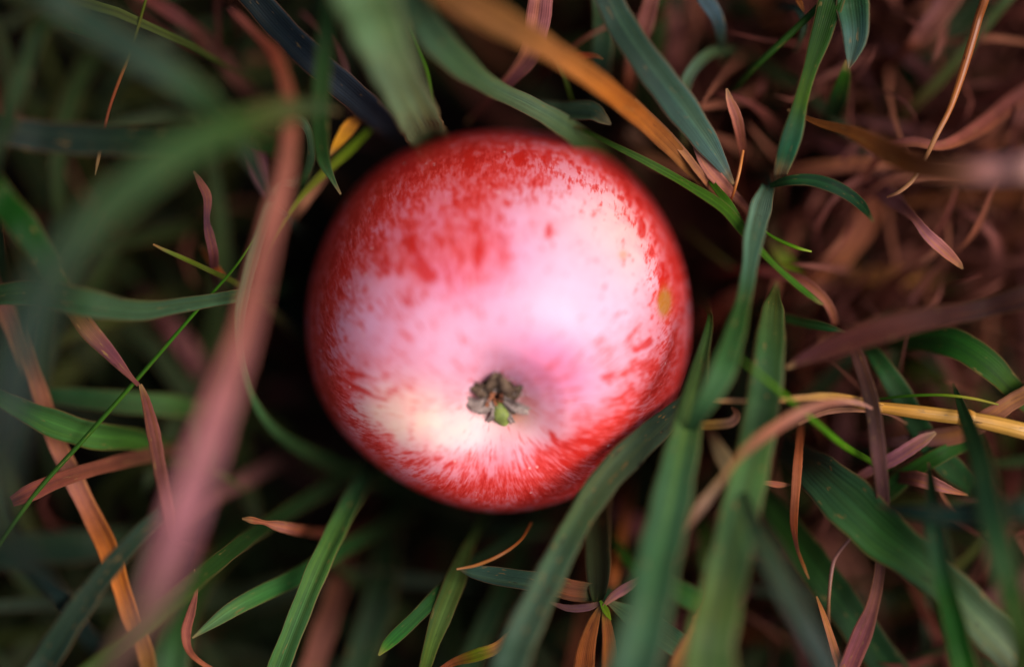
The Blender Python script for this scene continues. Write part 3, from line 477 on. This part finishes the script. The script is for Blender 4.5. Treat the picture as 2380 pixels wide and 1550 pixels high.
B('bent hair-thin pale stalk under the largest leaf', [(1990,1235,74,5,(170,116,116)),(1948,1285,76,8,(176,124,120)),(1934,1320,77,9,(170,118,112)),(1926,1400,77,8,(150,104,70)),(1926,1480,72,10,(120,80,64)),(1930,1560,64,8,(90,60,46))], 'y')
B('sharp orange blade sliver at the bottom right of centre', [(1898,1385,78,4,(170,100,50)),(1918,1440,79,14,(206,132,88)),(1940,1510,79,20,(190,116,84)),(1962,1590,78,24,(170,96,74))], 'd', wav=.1)
B('first broad sage blade rising beside the right rim of the apple', [(1650,740,80,14,(60,84,44)),(1632,830,84,34,(72,92,56)),(1612,920,88,56,(84,106,68)),(1596,1000,91,76,(86,112,74)),(1575,1090,95,94,(84,116,84)),(1555,1190,99,108,(84,116,88)),(1530,1310,104,120,(78,112,84)),(1505,1430,108,130,(78,108,86)),(1470,1560,110,150,(72,100,84)),(1450,1640,108,150,(70,96,80))], fold=.2, roll=-6)
B('second broad sage blade with brown spots standing right of the first', [(1806,655,70,5,(90,92,60)),(1800,690,76,30,(84,92,56)),(1795,730,82,56,(80,96,62)),(1788,810,88,74,(64,90,58)),(1778,900,90,84,(60,86,58)),(1765,985,92,88,(62,86,58)),(1745,1080,94,96,(76,104,66)),(1722,1180,97,104,(84,112,78)),(1698,1290,101,112,(86,112,80)),(1672,1400,104,122,(88,108,70)),(1650,1500,106,140,(84,106,72)),(1640,1640,104,150,(80,104,68))], 's', fold=.12, roll=5)
B('long grey-green blade pressed against the lower right rim of the apple', [(1600,930,70,36,(58,74,64)),(1540,985,80,56,(76,92,80)),(1475,1045,85,70,(82,98,78)),(1405,1120,87,72,(86,100,76)),(1345,1210,89,66,(80,98,72)),(1298,1300,92,72,(78,100,82)),(1255,1385,95,80,(78,98,84)),(1210,1480,98,92,(76,96,84)),(1165,1590,98,100,(70,92,80))], 's', fold=.14, roll=-8)
B('dark olive blade hanging point down below the lower right of the apple', [(1392,1130,58,50,(58,62,44)),(1388,1220,68,60,(66,72,52)),(1390,1310,74,60,(66,72,52)),(1390,1370,77,46,(64,70,50)),(1386,1408,78,10,(80,92,48))], fold=.3)
B('teal blade with an orange eaten patch lying level below the apple', [(1068,1322,78,5,(84,104,86)),(1100,1328,79,30,(72,96,86)),(1170,1340,79,44,(74,98,86)),(1250,1352,79,46,(74,98,84)),(1290,1360,79,50,(88,96,70)),(1325,1370,79,50,(170,104,72)),(1352,1374,78,46,(140,98,66)),(1376,1376,76,42,(64,92,72)),(1420,1380,66,34,(60,84,64))], 's')
B('thin curved orange stalk touching the teal blade tip', [(1062,1322,80,5,(214,150,104)),(1110,1312,81,8,(196,126,62)),(1165,1288,81,8,(184,110,44)),(1210,1255,78,7,(170,100,40)),(1235,1215,72,5,(130,80,34))], 'y')
B('light green blade pointing down left of the teal blade', [(1110,1230,58,16,(50,72,44)),(1080,1290,68,32,(78,98,62)),(1058,1350,73,48,(90,112,70)),(1030,1420,77,50,(98,120,74)),(1005,1490,78,38,(96,118,66)),(985,1560,77,26,(90,108,60))], ext=(True,False))
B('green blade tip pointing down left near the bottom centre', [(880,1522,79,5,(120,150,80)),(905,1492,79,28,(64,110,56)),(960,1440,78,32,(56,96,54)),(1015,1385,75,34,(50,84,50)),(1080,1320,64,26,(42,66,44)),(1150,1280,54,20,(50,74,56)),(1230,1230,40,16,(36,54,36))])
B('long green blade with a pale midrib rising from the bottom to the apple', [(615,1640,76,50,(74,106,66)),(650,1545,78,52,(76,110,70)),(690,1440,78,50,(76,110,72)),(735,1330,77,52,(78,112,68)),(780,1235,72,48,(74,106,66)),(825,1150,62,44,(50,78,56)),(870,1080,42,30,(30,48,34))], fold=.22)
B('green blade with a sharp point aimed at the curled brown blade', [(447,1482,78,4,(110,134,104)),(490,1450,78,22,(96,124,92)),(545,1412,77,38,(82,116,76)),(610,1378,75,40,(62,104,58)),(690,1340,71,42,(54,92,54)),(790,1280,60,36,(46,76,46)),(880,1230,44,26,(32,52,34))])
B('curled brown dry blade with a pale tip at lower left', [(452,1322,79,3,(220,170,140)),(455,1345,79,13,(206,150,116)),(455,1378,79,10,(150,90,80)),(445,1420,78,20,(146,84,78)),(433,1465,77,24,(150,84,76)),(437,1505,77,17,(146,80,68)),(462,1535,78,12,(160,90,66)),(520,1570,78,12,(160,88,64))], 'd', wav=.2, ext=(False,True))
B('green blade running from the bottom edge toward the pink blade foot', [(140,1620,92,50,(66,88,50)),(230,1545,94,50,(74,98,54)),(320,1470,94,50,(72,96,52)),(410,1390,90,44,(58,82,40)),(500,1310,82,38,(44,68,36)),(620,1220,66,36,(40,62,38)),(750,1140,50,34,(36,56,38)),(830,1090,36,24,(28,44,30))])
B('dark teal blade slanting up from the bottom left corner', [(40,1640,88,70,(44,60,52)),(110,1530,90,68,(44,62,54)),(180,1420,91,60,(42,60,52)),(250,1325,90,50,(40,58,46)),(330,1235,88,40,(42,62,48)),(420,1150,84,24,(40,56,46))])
B('broad jointed orange dry stem leaf slanting across the lower left', [(-20,660,62,40,(120,76,70)),(20,730,64,46,(140,92,84)),(60,830,66,40,(136,88,70)),(95,920,68,40,(160,100,84)),(130,1020,70,42,(176,112,94)),(175,1120,72,46,(186,120,110)),(215,1200,73,46,(186,110,76)),(250,1270,74,52,(192,108,42)),(278,1350,73,44,(200,116,48)),(305,1430,72,44,(190,116,66)),(335,1510,70,40,(150,100,56)),(360,1600,64,36,(120,84,50))], 'd', wav=.08, fold=.3)
B('flat reddish brown blade with a cut end at the left edge', [(28,1165,78,26,(110,58,60)),(70,1145,79,40,(124,64,58)),(130,1118,78,38,(122,62,50)),(200,1094,76,34,(126,68,50)),(290,1070,70,34,(118,68,52)),(380,1050,60,30,(96,64,48)),(450,1036,46,20,(70,46,36))], 'd', wav=.1, ext=(False,True))
B('rounded green blade lying level left of the pink dry one', [(-30,900,74,30,(50,78,44)),(50,950,76,50,(54,84,48)),(130,985,76,66,(58,90,50)),(220,1012,74,64,(62,96,48)),(310,1020,68,50,(62,92,48)),(400,1040,56,30,(50,72,40))])
B('dim green blade crossing left under the thin stem', [(90,915,62,30,(52,80,56)),(190,925,64,46,(54,84,56)),(300,935,63,52,(62,92,56)),(420,945,58,50,(66,92,56)),(520,965,44,34,(46,64,42))])
B('blurred rosy blade deep between green ones at mid left', [(330,680,32,26,(110,66,66)),(385,740,38,36,(124,72,78)),(430,800,40,46,(138,84,96)),(480,880,34,34,(110,66,76))], 'd')
B('twisted mauve dry blade hanging in the dark upper left of the apple', [(450,398,77,4,(150,90,96)),(466,425,78,16,(146,86,84)),(482,460,78,22,(140,82,84)),(480,510,77,14,(104,62,84)),(486,545,77,22,(122,70,80)),(496,590,76,24,(120,66,74)),(500,640,68,18,(96,50,54))], 'd', wav=.5, ext=(False,True))
B('small orange blade end at the foot of the twisted mauve blade', [(466,570,66,6,(130,70,30)),(485,600,70,20,(160,84,38)),(508,628,72,14,(150,78,30)),(530,650,70,4,(120,70,30))], 'd')
B('slim olive needle with an orange tip crossing the thin green stem', [(356,568,80,4,(200,130,40)),(380,580,80,8,(120,124,70)),(430,602,79,11,(104,116,54)),(490,630,78,12,(94,104,48)),(560,665,72,14,(76,80,44)),(640,730,60,20,(60,60,36)),(700,790,46,18,(40,44,26))])
B('hair-thin orange-tipped stem hanging in the upper left', [(350,-40,76,6,(66,84,30)),(325,50,78,7,(84,90,34)),(300,130,79,7,(90,90,36)),(278,185,80,8,(140,84,44)),(255,250,80,7,(150,78,50)),(238,320,80,8,(140,96,66)),(228,370,80,9,(160,130,86)),(221,408,80,2,(140,120,80))], 't')
B('dull rosy blade slanting behind the corner arch at the top left', [(250,-50,60,18,(110,58,56)),(340,-5,62,28,(116,60,58)),(420,45,62,32,(110,58,60)),(480,95,58,32,(96,56,48)),(540,170,54,36,(100,60,58)),(600,240,40,24,(76,44,44))], 'd')
B('mauve blade under the crossing of the broad green blades', [(585,280,54,26,(110,62,72)),(592,340,58,38,(134,78,98)),(604,400,60,36,(136,82,108)),(622,455,60,12,(120,70,100))], 'd')
B('small bright yellow withered leaf near the upper left rim of the apple', [(835,275,68,16,(150,90,60)),(815,292,71,32,(206,136,44)),(790,325,71,24,(222,158,34)),(765,360,70,6,(200,140,30))], 'd', ext=(False,False))
B('yellow-green stem passing behind the pink blade to the yellow leaf', [(860,300,62,12,(100,124,50)),(810,350,66,20,(108,130,46)),(745,410,70,18,(104,112,44)),(690,470,72,12,(104,112,40)),(640,545,72,8,(84,96,36)),(590,640,66,6,(60,72,30))])
B('limp brown blade draped along the yellow-green stem', [(800,350,56,14,(80,44,52)),(745,420,64,22,(128,84,70)),(700,480,66,26,(136,90,74)),(660,530,58,18,(100,64,54))], 'd')
B('thin rosy stalk curving down behind the green vertical blade', [(700,30,60,8,(110,58,58)),(760,85,62,10,(120,64,60)),(798,145,64,11,(124,70,70)),(808,210,64,12,(116,66,66)),(815,275,60,8,(110,60,60))], 'y')
B('small pale loop of blade between pink and green verticals', [(640,300,76,8,(80,96,74)),(690,278,80,24,(90,110,88)),(718,310,80,18,(84,104,84)),(722,370,76,20,(72,92,72)),(700,430,70,20,(66,88,58)),(670,490,56,14,(50,66,44))])
B('small twisted dry tip poking out below the lower left of the apple', [(563,1205,77,4,(220,150,110)),(585,1208,78,18,(190,116,86)),(615,1214,78,11,(170,98,74)),(650,1222,76,26,(160,100,90)),(700,1232,70,26,(120,62,50)),(770,1240,56,20,(90,46,42))], 'd', wav=.5)
B('left half of a split orange sheath at the bottom', [(1395,1408,79,8,(170,116,60)),(1378,1450,79,28,(186,108,54)),(1362,1510,79,44,(180,100,48)),(1350,1600,77,50,(164,88,42))], 'd', wav=.1)
B('right half of a split orange sheath at the bottom', [(1402,1410,79,8,(150,150,50)),(1410,1450,79,24,(190,116,60)),(1416,1510,79,34,(186,106,50)),(1414,1600,77,40,(160,88,44))], 'd', wav=.1)
B('tiny lime green leaf at the joint above the split orange sheath', [(1395,1395,80,5,(110,150,70)),(1408,1418,80,16,(130,160,50)),(1420,1440,80,3,(140,170,50))], ext=(False,False))
B('small mauve blade rising right from the joint of the orange sheath', [(1402,1408,80,6,(160,100,100)),(1425,1385,80,22,(166,108,118)),(1460,1362,80,22,(162,108,124)),(1500,1335,80,6,(160,112,110))], 'd', ext=(False,False))
B('small mauve blade curving left from the joint of the orange sheath', [(1395,1400,79,8,(140,96,100)),(1365,1410,79,18,(150,102,116)),(1320,1412,78,16,(150,104,112)),(1275,1398,77,4,(120,80,76))], 'd', ext=(False,False))
B('pale green blade running down right from the joint of the orange sheath', [(1410,1395,78,8,(84,110,86)),(1460,1425,78,44,(86,114,88)),(1520,1460,78,62,(88,116,92)),(1590,1510,76,56,(86,112,86)),(1660,1580,72,30,(120,100,60))])
B('green blade crossing low between the two sage blades', [(1425,1250,58,14,(60,90,44)),(1465,1305,64,30,(54,90,44)),(1530,1350,66,48,(56,92,56)),(1620,1395,66,54,(56,94,48)),(1700,1430,56,40,(46,76,40))])
B('ragged orange and green leaf edge at the bottom left of the grey blade', [(985,1580,76,16,(150,76,50)),(1050,1540,78,18,(170,90,50)),(1110,1520,79,30,(110,116,50)),(1160,1500,78,26,(170,110,60)),(1225,1440,72,10,(150,90,50))], 'd')
B('orange-brown blurred blade at the foot of the spotted sage blade', [(1650,1390,76,30,(150,90,56)),(1630,1460,84,70,(166,104,66)),(1600,1540,88,90,(150,104,66)),(1580,1640,86,90,(130,92,60))], 'd')
B('upright rust blade behind the dark olive one below the apple', [(1455,1200,50,16,(130,70,30)),(1440,1280,58,24,(160,92,44)),(1425,1350,64,26,(156,86,44)),(1415,1420,60,20,(120,66,34))], 'd')
B('rosy broad blade low in the gap below the right of the apple', [(1420,1170,30,20,(84,44,50)),(1480,1225,34,50,(110,58,68)),(1545,1240,34,52,(116,62,70)),(1620,1230,24,30,(70,40,44))], 'd')
B('dull brown blade rising from the bottom left of centre', [(700,1640,56,56,(116,70,62)),(735,1520,56,56,(120,72,64)),(775,1400,52,54,(110,66,58)),(800,1290,40,40,(80,48,42))], 'd')
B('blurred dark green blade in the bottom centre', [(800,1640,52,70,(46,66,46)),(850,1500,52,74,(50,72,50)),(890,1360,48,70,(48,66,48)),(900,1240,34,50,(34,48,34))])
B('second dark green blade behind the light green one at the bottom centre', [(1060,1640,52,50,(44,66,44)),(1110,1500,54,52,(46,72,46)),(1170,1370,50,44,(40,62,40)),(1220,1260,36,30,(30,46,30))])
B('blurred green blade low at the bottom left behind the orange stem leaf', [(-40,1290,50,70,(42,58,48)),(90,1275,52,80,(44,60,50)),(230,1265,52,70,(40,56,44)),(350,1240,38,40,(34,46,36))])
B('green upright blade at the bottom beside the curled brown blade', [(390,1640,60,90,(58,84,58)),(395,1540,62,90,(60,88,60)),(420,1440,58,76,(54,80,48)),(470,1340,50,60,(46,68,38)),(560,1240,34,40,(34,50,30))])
B('faint rosy blade slanting behind the foot of the pink blade', [(380,1240,52,30,(96,60,64)),(470,1170,54,36,(110,68,70)),(560,1120,52,40,(96,60,66)),(650,1070,40,28,(60,38,42))], 'd')
B('dull mauve blade under the level cane near the right edge', [(2100,1560,40,30,(80,46,50)),(2220,1480,44,60,(104,60,68)),(2320,1400,44,64,(100,56,64)),(2440,1300,38,50,(84,46,50))], 'd')
B('broad dusky brown blade behind the bent pale stalk', [(1890,1200,34,50,(90,52,50)),(1940,1290,42,90,(112,70,62)),(1990,1390,42,90,(112,74,62)),(2040,1500,34,60,(70,44,38))], 'd')
B('thin rust blade low at the bottom right', [(2110,1340,54,14,(96,50,40)),(2150,1420,58,24,(110,54,44)),(2190,1500,58,26,(96,46,42)),(2230,1600,54,20,(80,40,36))], 'd')
B('rosy blade behind the brown stem leaf near the yellow cane', [(1930,860,44,30,(110,66,66)),(1960,930,48,36,(120,74,76)),(1960,1020,50,40,(130,80,84)),(1930,1120,46,36,(110,64,70))], 'd')
B('tan blade ends low between the two sage blades', [(1650,1005,60,14,(120,104,76)),(1680,1060,64,40,(126,110,80)),(1715,1120,62,44,(120,104,74)),(1740,1180,48,26,(90,76,54))], 'd')
B('upright greenish blade glimpsed between the sage blades', [(1640,1230,50,40,(56,76,40)),(1655,1320,56,56,(60,80,46)),(1650,1430,54,50,(56,74,44))])
B('dark mauve blade near the right rim of the apple', [(1600,760,30,16,(80,30,26)),(1660,730,34,34,(120,50,36)),(1720,690,36,30,(116,54,44)),(1790,650,28,18,(80,44,40))], 'd')
B('dim olive stalk crossing the dark gap right of the apple', [(1590,530,46,10,(60,58,22)),(1640,575,50,14,(62,60,24)),(1700,620,52,12,(66,66,26)),(1760,650,46,8,(60,60,26))], 't')
B('light yellow green blade end behind the silvery blade', [(1860,640,54,12,(90,110,46)),(1830,610,60,30,(110,130,56)),(1800,560,58,34,(104,90,60)),(1790,500,44,20,(80,60,44))])
B('pale brown blade end under the thin green diagonal near the apple', [(1470,340,56,16,(110,80,60)),(1530,380,62,36,(150,100,76)),(1600,402,66,22,(156,102,78)),(1650,410,64,6,(110,70,54))], 'd')
B('soft brown upright blade between apple rim and orange blade', [(1465,290,48,30,(96,66,54)),(1480,330,48,44,(100,72,60)),(1490,380,40,40,(84,58,48))], 'd')

# the yellow cane, with its joint
cane = bpy.data.objects.new('dry_grass_cane', None); C.objects.link(cane)
tag(cane, 'yellow straw cane with a joint lying level at the right edge', 'dry cane', GD)
blade_mesh('stalk', [(1975,938,77,16,(200,140,76)),(2050,947,78,26,(206,150,66)),(2120,956,79,32,(206,150,62)),(2190,965,79,34,(212,160,68)),(2245,972,79,34,(200,150,72)),(2310,985,79,38,(220,166,74)),(2380,1002,79,40,(224,170,80)),(2450,1020,76,40,(210,150,70))], M_STRAW, tube=True, parent=cane, ext=(True,True), seed=900)
blade_mesh('joint', [(2226,968,79,36,(190,140,60)),(2238,971,79,44,(160,100,40)),(2248,973,79,46,(216,150,60)),(2262,976,79,40,(220,166,90))], M_STRAW, tube=True, parent=cane, ext=(False,False), seed=901)
blade_mesh('sheath_leaf', [(1640,932,84,10,(210,160,120)),(1700,931,85,14,(214,160,110)),(1780,932,86,14,(206,150,90)),(1860,925,86,15,(206,150,84)),(1920,922,85,18,(212,160,60)),(1990,932,82,22,(208,150,66)),(2050,947,79,18,(204,150,70))], M_STRAW, parent=cane, ext=(False,False), seed=902, fold=.3)
B('broken yellow straw end between the two sage blades', [(1630,988,83,22,(180,140,60)),(1665,986,84,24,(196,150,84)),(1700,980,84,24,(196,140,120)),(1712,962,84,16,(196,130,104)),(1700,945,83,4,(160,100,70))], 'd', ext=(False,False))
#BLADES_END

# ------------------------------------------------------------------ undergrowth
def scatter(name, N, half, zlo, zhi, ln, wd, pal, mat, label, cat, dens=None, flat=.5, seed=1, gap=.0, gain=1., curl=12):
    r = np.random.default_rng(seed); V, F, UVs, CO = [], [], [], []; k = 9; made = 0; tries = 0; pal = [lin(c)*np.array((.78, .62, .52))*gain for c in pal]  # gain below one darkens the deep layers, standing in for shade
    while made < N and tries < N*12:
        tries += 1
        x, y = r.uniform(-half, half, 2)
        if dens is not None and r.random() > dens(x, y): continue
        L_ = r.uniform(*ln); a = r.uniform(0, 2*np.pi); bend = r.normal(0, curl); W = r.uniform(*wd)
        z0 = r.uniform(-.003, zlo); zt = r.uniform(zlo, zhi); t = np.linspace(0, 1, k)
        ang = a + bend*L_*t; px_ = x + np.cumsum(np.cos(ang))*L_/k; py_ = y + np.cumsum(np.sin(ang))*L_/k
        pz = z0 + (zt-z0)*np.sin(t*np.pi*r.uniform(.5, .95))
        d2 = np.hypot(px_-APC[0], py_-APC[1])
        if ((d2 < .041+gap) & (pz > .016)).any(): continue
        d = np.c_[np.cos(ang), np.sin(ang)]; tw = r.uniform(-.9, .9) + r.normal(0, .5)*t
        sx = np.c_[-d[:, 1]*np.cos(tw), d[:, 0]*np.cos(tw), np.sin(tw)]; wt = W*np.sin(np.clip(.18+t*.95, 0, 1)*np.pi)**.6
        pos = np.c_[px_, py_, pz]; b = len(V); c = pal[r.integers(len(pal))]*r.uniform(.7, 1.25)
        for i in range(k):
            for xx, hh in ((-1, .12), (0, 0), (1, .12)):
                V.append(pos[i] + sx[i]*xx*wt[i]/2 + np.array([0, 0, hh*wt[i]])); UVs.append((xx/2+.5, t[i]*L_)); CO.append(c)
        for i in range(k-1):
            for j in (0, 1): F.append((b+i*3+j, b+i*3+j+1, b+(i+1)*3+j+1, b+(i+1)*3+j))
        made += 1
    return tag(make_mesh(name, V, F, mat, uv=UVs, col=CO), label, cat, kind='stuff')
def side(x, y):      # more dead litter right and below, dark hollows left and above
    return np.clip(.22 + x*8 - y*1.0, .04, 1)
def greens(x, y): return np.clip(.45 - y*4, .2, 1)
PD = [(120, 66, 62), (138, 80, 72), (105, 58, 56), (150, 92, 70), (125, 80, 88), (92, 50, 38), (140, 85, 50)]
PG = [(45, 68, 38), (55, 82, 48), (62, 88, 62), (50, 72, 58), (70, 88, 40), (38, 58, 30)]
scatter('leaf_litter', 1400, .17, .006, .022, (.02, .07), (.0016, .005), PD, M_LITTER, 'matted brown and pinkish dead grass lying in the shade under the blades', 'dead grass', side, seed=3, gain=.26)  # shade of the mat is painted in by the low gain
scatter('undergrowth', 700, .17, .012, .040, (.03, .08), (.0015, .0048), PG, M_LITTER, 'dim tangled low green grass deep between the larger blades', 'grass', greens, seed=4, gain=.30)  # colour lowered to stand for the shade between blades
def leftside(x, y): return 0.0 if (x > .03 and y > -.03) else (1.0 if np.hypot(x-.01, y) > .055 else .1)
scatter('low_grass', 330, .125, .026, .062, (.04, .10), (.002, .0052), PG, M_GREEN, 'soft green grass filling the gaps left of and below the apple', 'grass', leftside, seed=21, gap=.010, gain=.85)
scatter('thatch', 420, .17, .026, .058, (.03, .07), (.001, .0035), PD, M_LITTER, 'loose withered grass ends above the dead mat', 'dead grass', side, seed=5, gap=.006, gain=.5)
def tangle(x, y): return 1.0 if (x > .046 and y > -.005) else (.3 if x > .05 else .02)
scatter('withered_tangle', 560, .12, .030, .072, (.015, .06), (.0004, .0021), [(150, 98, 90), (134, 84, 82), (160, 106, 88), (112, 62, 58), (84, 44, 40)], M_DRY, 'tangle of fine curled brown stalks right of the apple', 'dead grass', tangle, seed=15, gap=.008, gain=.72, curl=34)
# the meadow round about
def away(x, y): return 1.0 if max(abs(x), abs(y)*1.3) > .15 else 0.0
scatter('meadow_grass', 4600, .75, .02, .085, (.05, .14), (.002, .006), PG, M_LITTER, 'green meadow grass beyond the blades around the apple', 'grass', away, seed=6)
scatter('meadow_litter', 2600, .75, .01, .045, (.04, .10), (.002, .006), PD, M_LITTER, 'withered grass in the meadow beyond the blades around the apple', 'dead grass', away, seed=8)
